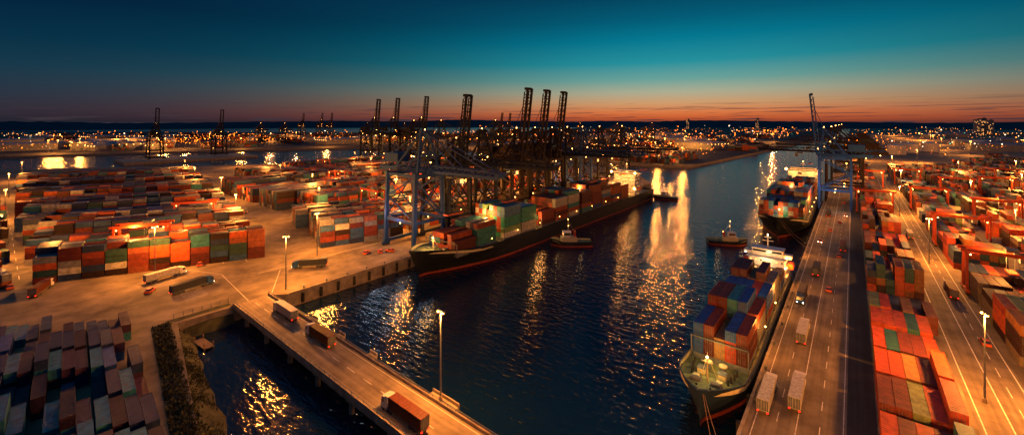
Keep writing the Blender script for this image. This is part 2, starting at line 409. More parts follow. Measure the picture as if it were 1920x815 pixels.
for (u,v,p) in [(-57.5,50.2,15000),(-131,54,17000),(-10,42,18000),(18.2,111,18000),(20.8,207,18000),(19,60,22000),(19,300,22000),(26,400,24000),(-176,32,16000),  # quay post nearest the camera is out of view, added to light the road
    (-224,70,19000),(-300,86,18000),(-380,92,18000),(-460,104,20000),(-240,0,14000),(-330,2,14000),(-430,4,16000),(-540,12,18000),
    (-155,75,18000),(-156,118,12000),(-154,165,12000),(-154,215,16000),(-154,265,16000),(-152,315,18000),
    (-215,105,16000),(-212,150,16000),(-212,205,16000),(-212,262,18000),(-210,330,20000),
    (-275,130,16000),(-275,195,16000),(-275,270,18000),(-350,140,18000),(-350,220,18000),(-345,310,20000),(-430,160,18000),(-430,250,18000),(-520,170,16000),(-450,310,16000),
    (49,250,16000),(52,350,22000),(85,420,28000),(70,520,32000),(30,560,32000),(-4,440,16000),(110,560,32000),(150,680,40000),(60,700,40000),(5,700,36000),(78,340,18000)]:
    if p: lamp(u,v,p)
KL=3.5
for (u,v,z,p) in LIGHTS: light((u,v,z-0.4),p*KL,size=.8)

# ------------------------------------------------------------------ containers
CW,CH=1.96,2.08
LL_,SS_,LS_=10.6,5.3,9.4
DIM={LL_:(CW,CH),SS_:(CW,CH),LS_:(1.68,1.84)}
SPEC=[]
PAL_Y=[('#6e2c1c',4),('#7c4028',3),('#4e1c18',4.5),('#a84c22',2.6),('#1a2a4a',4),('#28466e',3),('#6c6c70',3),('#a8a294',2),('#223f3c',1.6),('#2a6470',2.2),('#241412',4)]
PAL_LL=[('#2c7c84',5),('#22568a',4),('#4c2c40',4),('#3a2230',3),('#483a50',2.5),('#182f54',3.5),('#388484',1.6),('#46525f',1),('#64302f',2)]
PAL_R=[('#b0481f',5),('#8e3020',4),('#8a5628',2),('#28504c',2),('#6a7648',1),('#54241a',4),('#746450',1),('#22364f',2),('#301816',3.5)]
PAL_RN=[('#b8481e',9),('#a8402a',4),('#9a6a34',2.5),('#2a5c58',2),('#76804c',1.5),('#703020',3)]
PAL_S=[('#722c1c',4),('#8c3a22',4),('#22406a',3),('#2b7068',2.2),('#9c947e',1.6),('#a8501f',3),('#4e1c18',4),('#426a84',2)]
PAL_SG=[('#2b8068',3.5),('#c5beA6',3.5),('#a8a088',2),('#78965a',2.5),('#b8561f',2.5),('#9a3b20',3),('#47708a',1.5)]
PAL_S2=[('#22498a',5),('#6e2c1c',3),('#983820',4),('#90663a',1.5),('#2a747c',2),('#4e1c18',3),('#6e6a64',1)]
def pick(p,r):
    t=sum(w for _,w in p)*r.random()
    for c,w_ in p:
        t-=w_
        if t<=0: return c
    return p[-1][0]
def block(ox,oy,ang,nc,nr,L,hf,pal,skew=0.0,gc=0.3,gr=0.1,z0=0.0,valid=None,seed=0,persist=0.35):
    r=random.Random(seed+int(ox*7+oy*13)); a=math.radians(ang)
    e=(math.sin(a),math.cos(a)); n=(-math.cos(a),math.sin(a)); H={}
    for i in range(nc):
        for j in range(nr):
            x=ox+e[0]*(i*(L+gc)+skew*j)+n[0]*j*(CW+gr); y=oy+e[1]*(i*(L+gc)+skew*j)+n[1]*j*(CW+gr)
            if valid and not valid(x,y): H[i,j]=(0,x,y); continue
            H[i,j]=(hf(i,j,r),x,y)
    last=pick(pal,r)
    for (i,j),(h,x,y) in H.items():
        for t in range(h):
            exp=(t==h-1) or any(H.get((i+a_,j+b_),(0,))[0]<=t for a_,b_ in ((1,0),(-1,0),(0,1),(0,-1)))
            if r.random()>persist: last=pick(pal,r)
            if exp: SPEC.append((x+r.uniform(-.05,.05),y+r.uniform(-.05,.05),z0+t*CH,math.pi/2-a,L,last))
def ll_block():
    r=random.Random(77); a=math.radians(4.2)
    ax=(-math.cos(a),math.sin(a)); bx=(math.sin(a),math.cos(a))
    last=PAL_LL[0][0]
    for j in range(6):
        for i in range(30):
            h=2+(r.random()<.12) if j not in (2,4) else 2-(r.random()<.25)
            if j==5: h=r.choice((1,1,2))
            if r.random()<0.04: h=max(0,h-1)
            if (i+j*3)%11==10: h=0
            g=0.3*(i//4)
            cx=-77.5+ax[0]*(j*11.2+i*1.45)-bx[0]*(i*1.76+g); cy=14.6+ax[1]*(j*11.2+i*1.45)-bx[1]*(i*1.76+g)
            if LD(cx,cy)[0]/LD(cx,cy)[1]<-1.45: continue
            for t in range(int(h)):
                if r.random()<.75: last=pick(PAL_LL,r)
                SPEC.append((cx,cy+r.uniform(-.04,.04),t*1.84,math.pi-a,LS_,last))
ll_block()
E=(math.sin(math.radians(25)),math.cos(math.radians(25)))
d=0.0; kb=0
while d<295:
    nrows=(6,5,6,5,6,5,6,5,6,5,6,5,6,5,6,5,6)[kb%17]
    tall=(5,4,5,5,4,5,5,4,5,5,4,5,5,4,5,5,4)[kb%17]
    rx=-170.5-0.987*d/0.962; ry=60+0.16*d/0.962
    ncol=11+int(d/24)
    ox=rx-E[0]*(ncol-1)*5.6; oy=ry-E[1]*(ncol-1)*5.6
    def hf(i,j,r,tall=tall):
        t=tall+(-1 if r.random()<.28 else 0)+(-1 if r.random()<.1 else 0)
        if r.random()<.03: t=1
        return max(0,t)
    block(ox,oy,25,ncol,nrows,SS_,hf,PAL_Y,skew=-0.6,seed=kb,valid=lambda x,y:y>5+0.02*(-x-198))
    d+=nrows*2.06+(13 if kb==0 else 9 if kb%3==0 else 5); kb+=1
block(-163,83,17,6,15,SS_,lambda i,j,r:5-(r.random()<.35)-(r.random()<.2),PAL_Y,seed=500)
block(-200,84,17,5,10,SS_,lambda i,j,r:4-(r.random()<.35)-(r.random()<.2),PAL_Y,seed=501,valid=lambda x,y:y>90+(-x-200)*.12)
for gu in range(9):
    for gv in range(6):
        u0=-158-gu*31-(6 if gu>3 else 0); v0=122+gv*37
        if gu>=1: v0-=12
        if gu>=3: v0-=6
        if v0+30>325 - max(0,(-u0-330))*0.1: continue
        if v0<84+(-u0-165)*0.11: continue
        rg=random.Random(gu*31+gv)
        hh=rg.choice((3,4,4,5,5))
        L=rg.choice((SS_,SS_,LL_)); nc=6 if L<7 else 3
        block(u0,v0,0,nc,13,L,lambda i,j,r,hh=hh:max(0,hh-(r.random()<.3)-(r.random()<.15)),PAL_Y,seed=gu*100+gv)
for k in range(6):
    block(-215-k*36,-8,80,4,4,SS_,lambda i,j,r:r.choice((1,2,3)),PAL_Y,seed=700+k)
# right yard, first lane
v=78; kk=0
rr=random.Random(21)
while v<345:
    ncol=5 if v<130 else 6
    base=rr.choice((2,3,3,4,4))
    for j in range(ncol):
        u=4.3+j*2.03
        if kk%8==6: continue
        if v<=130: h=2
        else: h=max(1,base-(rr.random()<.2)-(rr.random()<.08))
        if j==4 and v<=112: h=3
        if v>130 and j==2 and kk%2: h=max(1,base-2)
        P_=PAL_RN if v<150 else PAL_R
        c=pick(P_,rr)
        for t in range(h):
            if rr.random()<.6: c=pick(P_,rr)
            SPEC.append((u,v+5.3+rr.uniform(-.2,.2),t*CH,math.pi/2,LL_,c))
    v+=LL_+(0.8 if kk%3 else 2.6); kk+=1
for lane,(u0,vs,ve) in enumerate(((27.5,132,560),(48,200,600),(68.5,290,640),(90,360,700),(112,440,760),(2,356,600),(140,560,850))):
    v=vs;kk=0
    while v<ve:
        nw=6
        if not(kk%7==5):
            base=rr.choice((3,3,4,4))
            block(u0+(nw-1)*2.06,v+5.3,0,1,nw,LL_,lambda i,j,r,base=base:max(0,base-(r.random()<.25)-(r.random()<.1)),PAL_R if v<300 else PAL_Y,seed=lane*50+kk)
        v+=11.2+(3 if kk%3==2 else 0); kk+=1
rf=random.Random(9)
for k in range(170):
    D=rf.uniform(640,1500); t=rf.uniform(-1.15,0.75); u,v=far(t*D,D)
    if -135<u<-10: continue
    if u<-130 and not((v>520 and u>-500) or (v>600) or (u<-1000) or (u<-930 and v>180)): continue
    if 7<u<190 and v<720: continue
    block(u,v,rf.choice((0,90,20)),4,10,LL_,lambda i,j,r:r.choice((3,4,5)),PAL_Y,seed=900+k,z0=-0.9 if u<-50 else 0)
for k in range(10):
    block(-255+k%5*22,512+(k//5)*60,0,4,8,LL_,lambda i,j,r:r.choice((3,4,5)),PAL_Y,seed=1100+k,z0=-0.9)
def cargo(uc,nacross,bays,z0,pals,seed):
    r=random.Random(seed)
    for q,(v,h) in enumerate(bays):
        pal=pals[q] if isinstance(pals,dict) and q in pals else (pals['d'] if isinstance(pals,dict) else pals)
        H=[max(1,h-(1 if r.random()<.22 else 0)-(1 if r.random()<.06 else 0)) for j in range(nacross)]
        for j in range(nacross):
            u=uc+(j-(nacross-1)/2)*2.03
            c=pick(pal,r)
            for t in range(H[j]):
                if r.random()<.6: c=pick(pal,r)
                SPEC.append((u,v,z0+t*CH,math.pi/2,LL_,c))
b1=[(108,3),(119.3,4),(134,6),(145.3,5),(160,3),(171.5,5),(183,6),(196,5),(207.5,6),(219,6),(232,5),(243.5,4)]
b2=[(97.5,3),(109,4),(121,3),(132.3,4),(143.5,2)]
b3=[(243,4),(254.5,4),(267,5),(278.5,5),(291,6),(302.5,5),(315,6),(326.5,5),(338,4)]
cargo(-117,7,b1[:2],3.0,PAL_S,1)
cargo(-117,8,b1[2:],3.0,{0:PAL_SG,1:PAL_SG,'d':PAL_S},3)
cargo(-21,5,b2,1.9,PAL_S2,4)
cargo(-27,9,b3,3.2,PAL_S,5)

def con_mesh(L):
    mb=MB(); W=DIM[L][0];H=DIM[L][1]-.01
    p=0.25; n=int((L-0.3)/p); off=0.045
    for s in (-1,1):
        x=-n*p/2; pts=[]
        for i in range(n):
            for dx,dy in ((0,0),(0.06,0),(0.11,off),(0.2,off)): pts.append((x+i*p+dx,s*(W/2-0.03-dy)))
        pts.append((x+n*p,s*(W/2-0.03)))
        for a,b_ in zip(pts[:-1],pts[1:]):
            q=[(a[0],a[1],0.12),(b_[0],b_[1],0.12),(b_[0],b_[1],H-0.1),(a[0],a[1],H-0.1)]
            mb.face(q if s<0 else q[::-1],M_CON)
    x=-L/2+.1; m_=int((L-.2)/0.5)
    for i in range(m_):
        a=x+i*(L-.2)/m_; b_=a+(L-.2)/m_
        mb.face([(a,-W/2+.05,H-.07),(a+.3,-W/2+.05,H-.02),(a+.3,W/2-.05,H-.02),(a,W/2-.05,H-.07)],M_CON)
        mb.face([(a+.3,-W/2+.05,H-.02),(b_,-W/2+.05,H-.07),(b_,W/2-.05,H-.07),(a+.3,W/2-.05,H-.02)],M_CON)
    for sx in (-1,1): mb.box((sx*(L/2-.08),0,H/2),(0.05,W-.2,H-.2),M_CON)
    for sx in (-1,1):
        for sy in (-1,1): mb.box((sx*(L/2-.08),sy*(W/2-.08),H/2),(0.16,0.16,H),M_CON)
    for sy in (-1,1):
        mb.box((0,sy*(W/2-.045),H-.06),(L-.32,0.085,0.12),M_CON); mb.box((0,sy*(W/2-.045),.08),(L-.32,0.085,0.16),M_CON)
    for sx in (-1,1):
        mb.box((sx*(L/2-.06),0,H-.06),(0.1,W-.32,0.12),M_CON); mb.box((sx*(L/2-.06),0,.08),(0.1,W-.32,0.16),M_CON)
    return mb.mesh('shipping_container')
def door_mesh(L):
    mb=MB(); W=DIM[L][0];H=DIM[L][1]; x=-L/2
    mb.box((x+.045,0,H/2),(0.03,W-.36,H-.36),M_CON)
    for s in (-1,1):
        mb.box((x+.03,s*W*.2,H/2),(0.04,W*.38,H-.4),M_CON)
        for y in (.1*W,.3*W): mb.cyl((x-.01,s*y,.15),(x-.01,s*y,H-.15),0.028,0.028,M_STEEL,6)
        for z in (.7,1.1): mb.box((x-.01,s*W*.2,z),(0.03,.4,.05),M_STEEL)
    return mb.mesh('door')
CM={l:con_mesh(l) for l in DIM}; DMm={l:door_mesh(l) for l in DIM}
def cname(c):
    r,g,b=[int(c[i:i+2],16) for i in (1,3,5)]
    mxv=max(r,g,b)
    if mxv-min(r,g,b)<28 and mxv>90: return 'pale grey' if mxv>140 else 'grey'
    if r>=g and r>=b:
        if r>140: return 'bright orange' if g>b+20 else 'red'
        if g>b+28: return 'tan'
        return 'rust red' if r>95 else 'dark maroon'
    if b>g+14: return 'navy blue' if b<90 else 'blue'
    return 'teal' if b>=g-16 else 'olive green'
def place_word(x,y,z):
    if -127<x<-106: return "aboard the large cargo ship"
    if -40<x<-15.2: return "aboard a moored cargo ship"
    if x>0: return "in the yard beside the quay"
    if y<30 and x>-150: return "in the dim yard by the basin"
    return "in the floodlit container yard"
vis=[];rest=[]
for s in SPEC:
    (vis if inframe(s[0],s[1],s[2]) else rest).append(s)
vis.sort(key=lambda s:LD(s[0],s[1])[1])
ind=vis[:300]; rest=rest+vis[300:]
for s in ind:
    x,y,z,yaw,L,c=s
    o=bpy.data.objects.new('shipping_container',CM[L]); COL.objects.link(o)
    o.location=(x,y,z); o.color=lin(c)
    if yaw>math.pi/2+.1: yaw+=math.pi
    o.rotation_euler=(0,0,yaw)
    tag(o,f"{cname(c)} {'long' if L>7 else 'short'} shipping container {place_word(x,y,z)}","shipping container","shipping containers of the port")
    dd=bpy.data.objects.new('door',DMm[L]); COL.objects.link(dd); dd.parent=o; dd.color=lin(c)
N=len(rest); V=np.zeros((N,8,3),np.float32); C=np.zeros((N,8,4),np.float32)
for k,(x,y,z,yaw,L,c) in enumerate(rest):
    cs,sn=math.cos(yaw),math.sin(yaw); cc=lin(c); i=0
    for zz in (0,DIM[L][1]-.07):
        for a,b_ in ((-1,-1),(1,-1),(1,1),(-1,1)):
            X=a*L/2;Y=b_*DIM[L][0]/2; V[k,i]=(x+X*cs-Y*sn,y+X*sn+Y*cs,z+zz); C[k,i]=cc; i+=1
F=[]
for k in range(N):
    o=k*8
    F+= [(o+4,o+5,o+6,o+7),(o,o+1,o+5,o+4),(o+1,o+2,o+6,o+5),(o+2,o+3,o+7,o+6),(o+3,o,o+4,o+7)]
me=bpy.data.meshes.new('stacked_containers'); me.from_pydata(V.reshape(-1,3).tolist(),[],F)
at=me.attributes.new('paint','FLOAT_COLOR','POINT'); at.data.foreach_set('color',C.reshape(-1)); me.materials.append(M_CONS)
o=bpy.data.objects.new('stacked_containers',me); COL.objects.link(o); o["kind"]="stuff"; tag(o,"thousands of rust, blue and orange shipping containers in distant stacks","shipping containers")
print("containers",len(SPEC),N)

# ------------------------------------------------------------------ ship to shore cranes
def sts(m,raised,label,bl=36,bang=83,th=1.0):
    r=empty('quay_crane'); tag(r,label,"crane","ship to shore cranes of the port")
    for x in (0,-18):
        for y in (-7.5,7.5):
            mb=MB(); mb.beam((x,y,1.6),(x,y*0.86,30),1.15*th,1.4*th,m); mb.obj('leg',r)
            mb=MB(); mb.box((x,y,0.95),(0.9,3.6,0.8),m)
            for q in (-1.2,0,1.2): mb.cyl((x-.4,y+q,.36),(x+.4,y+q,.36),.35,.35,M_BLACK,8)
            mb.obj('wheel_bogie',r)
    mb=MB()
    for x in (0,-18):
        mb.box((x,0,1.9),(1.2,17,1.1),m); mb.box((x,0,28.8),(1.2,12.6,1.4),m); mb.box((x,0,11),(0.9,14.2,1.0),m)
    for y in (-7.1,7.1):
        mb.box((-9,y,11),(18,0.8,1.2),m); mb.box((-9,y*.9,28.9),(18,.7,1.1),m)
        mb.beam((0,y,11.5),(-18,y*.93,20),0.5*th,0.5*th,m); mb.beam((-18,y*.93,20),(0,y*.88,28.5),0.5*th,0.5*th,m)
        mb.beam((-18,y,11.5),(-9,y*.93,15.7),0.4,0.4,m)
    for x in (0,-18):
        mb.beam((x,-7,12),(x,6.6,28),0.4*th,0.4*th,m); mb.beam((x,7,12),(x,-6.6,28),0.4*th,0.4*th,m)
        for sy in (-1,1): mb.box((x,sy*7.3,2.5),(1.3,1.5,1.2),m)
    mb.obj('portal_frame',r)
    mb=MB()
    for y in (-2.4,2.4):
        mb.box((-14.2,y,30.6),(31,0.7,1.6),m)
        x=-29
        while x<1: mb.beam((x,y,31.3),(x+2.4,y,33.6),0.26,0.26,m); mb.beam((x+2.4,y,33.6),(x+4.8,y,31.3),0.26,0.26,m); x+=4.8
        mb.beam((-29,y,33.6),(1,y,33.6),0.32,0.32,m)
    for x in range(-28,2,4): mb.box((x,0,31.5),(0.4,4.8,0.4),m)
    mb.obj('girder',r)
    mb=MB()
    for y in (-5.6,5.6):
        mb.beam((0,y,29.5),(-2.5,y*.3,46),0.9*th,0.9*th,m); mb.beam((-16,y*.9,30.5),(-2.5,y*.3,46),0.6*th,0.6*th,m)
        mb.beam((-9,y*.8,30.5),(-1.6,y*.5,40),0.4*th,0.4*th,m); mb.beam((-18,y*.9,30.5),(-1,y*.7,36),0.35,0.35,m)
    mb.beam((-.6,-4.6,34),(-1.9,2.5,42),.3,.3,m); mb.beam((-.6,4.6,34),(-1.9,-2.5,42),.3,.3,m)
    mb.box((-2.5,0,46),(1.4,4.6,1.2),m); mb.box((-1,0,37),(.7,7.4,.7),m); mb.box((-1.7,0,41.5),(.6,5.4,.5),m)
    for y in (-2,2): mb.beam((-2.5,y,46),(-28.5,y,33),0.26,0.26,m)
    mb.obj('tower_frame',r)
    mb=MB(); mb.box((-21,0,34.9),(9,5.6,3.6),m); mb.box((-21,0,36.8),(9.3,5.9,.25),m); mb.obj('machinery_house',r)
    a=math.radians(bang if raised else 0.5); ca,sa=math.cos(a),math.sin(a); x0,z0=1.6,30.6
    def P(s,h,y): return (x0+s*ca-h*sa, y, z0+s*sa+h*ca)
    mb=MB(); L=bl
    for y in (-1.7,1.7):
        mb.beam(P(0,0,y),P(L,0,y),0.65*th,1.1*th,m); mb.beam(P(0,2.3,y),P(L-2,1.8,y),0.36*th,0.4*th,m)
        s=0
        while s<L-3: mb.beam(P(s,.4,y),P(s+1.6,2.1,y),.24,.24,m); mb.beam(P(s+1.6,2.1,y),P(s+3.2,.4,y),.24,.24,m); s+=3.2
    s=1.5
    while s<=L: mb.beam(P(s,0.3,-1.7),P(s,0.3,1.7),0.4,0.4,m); s+=3.0
    mb.box(P(L-.3,1,0),(1.6,4.2,1.2),m)
    mb.obj('boom',r)
    for y in (-1.9,1.9):
        mb=MB()
        if raised:
            mb.beam((-2.5,y,46.3),P(L*.42,1.8,y),.2,.2,m); mb.beam((-2.5,y,46.3),P(L*.75,1.8,y),.18,.18,m)
        else:
            mb.beam((-2.5,y,46.3),P(L*.45,1.8,y),.3,.3,m); mb.beam((-2.5,y,46.3),P(L*.92,1.6,y),.3,.3,m)
        mb.obj('stay',r)
    tx=-6 if raised else 14
    mb=MB(); mb.box((tx,0,29.4),(3.5,4.2,.7),M_STEEL); mb.box((tx+2,1.4,28.2),(2,2,2.1),M_STEEL); mb.box((tx+3.03,1.4,28),(.05,1.7,1.4),M_WIN)
    if not raised:
        for sx in(-1,1):
            for sy in (-1,1): mb.cyl((tx+sx,sy*.9,16),(tx+sx,sy*.9,29.2),.05,.05,M_STEEL,4)
        mb.box((tx,0,15.8),(2.3,8,.5),M_ORANGE)
    mb.obj('trolley',r)
    for p in ((-9,-7,10.1),(-9,7,10.1),(-18,0,27.9),(0,0,27.9),(-2.5,0,46.8),(-26,0,29.5),(1,0,34)):
        mb=MB(); mb.ball(p,0.3,M_LAMP); mb.obj('floodlight',r)
    return r
used=set(); protos={}
def place_sts(key,u,v,flip=False,sc=1.0,lab=None):
    P=protos[key]; rz=math.pi if flip else 0
    if key in used: o=dup(P,(u,v,0),rz,scale=sc)
    else: o=P; o.location=(u,v,0); o.rotation_euler=(0,0,rz); o.scale=(sc,)*3; used.add(key)
    if lab: o["label"]=lab
    return o
protos['bl']=sts(M_BLUE,False,"blue ship to shore gantry crane with boom lowered over ship")
protos['br']=sts(M_BLUE2,True,"blue ship to shore gantry crane with its boom raised",th=1.2)
protos['dr']=sts(M_DARKST,True,"dark red quay gantry crane with boom raised against sky",th=1.1)
protos['dl']=sts(M_DARKST,False,"dark red quay gantry crane with boom lowered")
protos['nr']=sts(M_DKBL,True,"dark quay gantry crane with boom raised upright",th=1.0)
protos['nl']=sts(M_DKBL,False,"dark quay gantry crane with boom lowered")
place_sts('bl',-129.5,107); place_sts('nr',-129.5,123.8,sc=.92); place_sts('nl',-129.5,140)
place_sts('dr',-129.5,165.5); place_sts('dr',-129.5,181.5); place_sts('dr',-129.5,198)
place_sts('nl',-129.5,214); place_sts('bl',-129.5,232); place_sts('dl',-129.5,255); place_sts('nl',-129.5,290)
for u,v in ((-466,300),(-426,300),(-373,300)): place_sts('nr',u,v,sc=1.17)
place_sts('nl',-340,300,sc=1.1); place_sts('nl',-280,320,sc=1.1); place_sts('dl',-400,310,sc=1.1)
place_sts('nr',-722,133,sc=1.02); place_sts('nr',-741,212,sc=1.02)
for (px,D,sc) in ((938,800,1.0),(953,820,1.0),(568,1500,1.2),(603,1450,1.2),(621,1450,1.2)):
    u,v=far((px-960)/784*D,D); place_sts('dr',u,v,sc=sc)
for (px,D) in ((490,950),(535,960),(1160,760),(1225,900),(1090,700),(690,900),(760,950)):
    u,v=far((px-960)/784*D,D); place_sts('dl',u,v,sc=1.0)
o=place_sts('br',-15.2,305,flip=True,lab="blue ship to shore crane with raised boom on quay road"); o.scale=(.8,.9,1.0)
place_sts('dl',-13.2,336,flip=True,sc=1.0)
place_sts('nl',-13.2,420,flip=True); place_sts('dl',-13.2,520,flip=True); place_sts('dl',-13.2,640,flip=True)
pg=MB(); pg.box((-731,172,-3.5),(70,150,5),M_CONC); struct(pg.obj('pier_ground'))
COOL_FILL=(.62,.80,1.0)  # cool lights without fixtures, added so the blue crane paint shows blue
for (u,v,z,p,c) in ((-139,98,13,1000,COOL_FILL),(-151,97,13,900,COOL_FILL),(-122,98,12,500,COOL_FILL),(-8,291,12,1500,COOL_FILL),(-18,292,16,700,COOL_FILL),(-140,222,13,1500,COOL_FILL),
    (-142,150,8,7000,SOD),(-142,181,8,7000,SOD),(-142,119,7,4500,SOD),(-142,245,8,9000,SOD),(-3,275,9,6000,SOD),(-9,385,16,9000,SOD),(-9,500,16,12000,SOD)):
    light((u,v,z),p,c,name="crane_and_fill_light")

# ------------------------------------------------------------------ rubber tyred gantries
def rtg():
    r=empty('yard_gantry_crane'); tag(r,"red rubber tyred gantry crane straddling container rows","gantry crane","yard gantry cranes")
    for x in (-9,9):
        for y in (-3.5,3.5):
            mb=MB(); mb.beam((x,y,1.2),(x,y*.8,15),.7,.7,M_RED); mb.obj('leg',r)
        for y in (-4.3,-3,3,4.3): mb=MB(); mb.cyl((x-.3,y,.6),(x+.3,y,.6),.6,.6,M_BLACK,12); mb.obj('wheel',r)
        mb=MB(); mb.box((x,0,1.5),(1,10,.9),M_RED); mb.obj('sill_beam',r)
    mb=MB()
    for x in (-9,9): mb.box((x,0,15.0),(.8,6.4,.9),M_RED)
    for y in (-2.8,2.8): mb.box((0,y,15.5),(21,.6,1.1),M_RED)
    mb.obj('portal_frame',r)
    mb=MB(); mb.box((2,0,16.8),(3,4,1.2),M_STEEL); mb.box((4.6,0,13.9),(1.8,1.8,2),M_STEEL); mb.box((4,0,15.6),(3,1,1.4),M_STEEL)
    for sx in(-1,1):
        for sy in (-1,1): mb.cyl((2+sx,sy*1.4,9.5),(2+sx,sy*1.4,16.3),.05,.05,M_STEEL,4)
    mb.box((2,0,9.3),(2.2,6,.5),M_ORANGE)
    mb.obj('trolley',r)
    for x in (-9,9):
        for y in (-3,3): mb=MB(); mb.ball((x*.9,y,14.2),.28,M_LAMP); mb.obj('floodlight',r)
    return r
R0=rtg(); fr=True
for (u,v,rz) in ((33,240,0),(53,300,0),(33,330,0),(53,400,0),(74,420,0),(-200,33,1.1),(-172,150,0),(-172,220,0),(-205,130,0),(-240,190,0),(-300,160,0),(-270,240,0),(-330,240,0),(-238,58,1.1),(-400,200,0),(-380,260,0),(9,300,0),(10,420,0),(95,500,0),(33,450,0),(33,180,0)):
    if fr: R0.location=(u,v,0); R0.rotation_euler=(0,0,rz); R0.scale=(.82,)*3; fr=False
    else: dup(R0,(u,v,0),rz,scale=.82)
for (u,v,z,p) in ((-198,30,12,12000),(-206,46,12,14000),(-215,12,12,11000),(33,240,11.5,7000),(53,300,12,8000),(33,180,11.5,7000),(-172,150,12,8000),(-240,190,13,10000),(-300,160,13,11000),(-172,220,12,10000)):
    light((u,v,z),p*1.5,(1,.35,.06),name="gantry_light")

# ------------------------------------------------------------------ ships
def hull_mesh(L,B,zd,zb,m,stern=.85,fore=.12,lowm=M_BOOT,bul=1.0,fine=.19):
    ts=[0,.006,.015,.03,.05,.075,.1,.13,.17,.21,.3,.45,.6,.75,.88,.95,1]
    mb=MB(); rings=[]; decks=[]
    for t in ts:
        bd=B/2*math.sin(min(1,t/fore)*math.pi/2)**.62 if t>0 else 0.05
        tw=max(0,(t-.025)/fine); bw=B/2*math.sin(min(1,tw)*math.pi/2)**1.1+.04
        if t>.85: k=1-(1-stern)*((t-.85)/.15)**1.5; bd*=k; bw*=k*.97
        s=max(0,1-t/(fore*1.25)); s=s*s*(3-2*s); zt=zd+(zb-zd)*s
        y=t*L; rk=max(0,1-t/.06)
        def yy(z):
            f=(zt-z)/(zt-WZ+4); return y+rk*f*L*.028
        h=zt+bul
        prof=[(bd,h),(bw+(bd-bw)*.75,WZ+(h-WZ)*.7),(bw+(bd-bw)*.25,WZ+(h-WZ)*.35),(bw,WZ+.75),(bw*.98,WZ-1.5),(bw*.3,WZ-4)]
        ring=[(-b_,yy(z),z) for b_,z in prof]+[(b_,yy(z),z) for b_,z in reversed(prof)]
        rings.append(ring); decks.append((max(0.02,bd-.2),y+.02*L*rk*.15,zt))
    n=len(rings[0])
    for a,c in zip(rings[:-1],rings[1:]):
        for i in range(n-1):
            lvl=min(i,n-2-i); mm=m if lvl<3 else lowm
            mb.face([a[i],c[i],c[i+1],a[i+1]],mm)
    mb.face(rings[-1],m)
    mb.face(rings[0][::-1],m)
    for (a,c,da,dc) in zip(rings[:-1],rings[1:],decks[:-1],decks[1:]):
        for s in (-1,1):
            p=a[0] if s<0 else a[-1]; q=c[0] if s<0 else c[-1]
            mb.face([p,(s*da[0],da[1],da[2]+bul),(s*dc[0],dc[1],dc[2]+bul),q],m)
            mb.face([(s*da[0],da[1],da[2]+bul),(s*da[0],da[1],da[2]-.3),(s*dc[0],dc[1],dc[2]-.3),(s*dc[0],dc[1],dc[2]+bul)],M_CREAM)
    dk=MB()
    for da,dc in zip(decks[:-1],decks[1:]):
        dk.face([(-da[0],da[1],da[2]),(da[0],da[1],da[2]),(dc[0],dc[1],dc[2]),(-dc[0],dc[1],dc[2])],M_DECK)
    return mb,dk
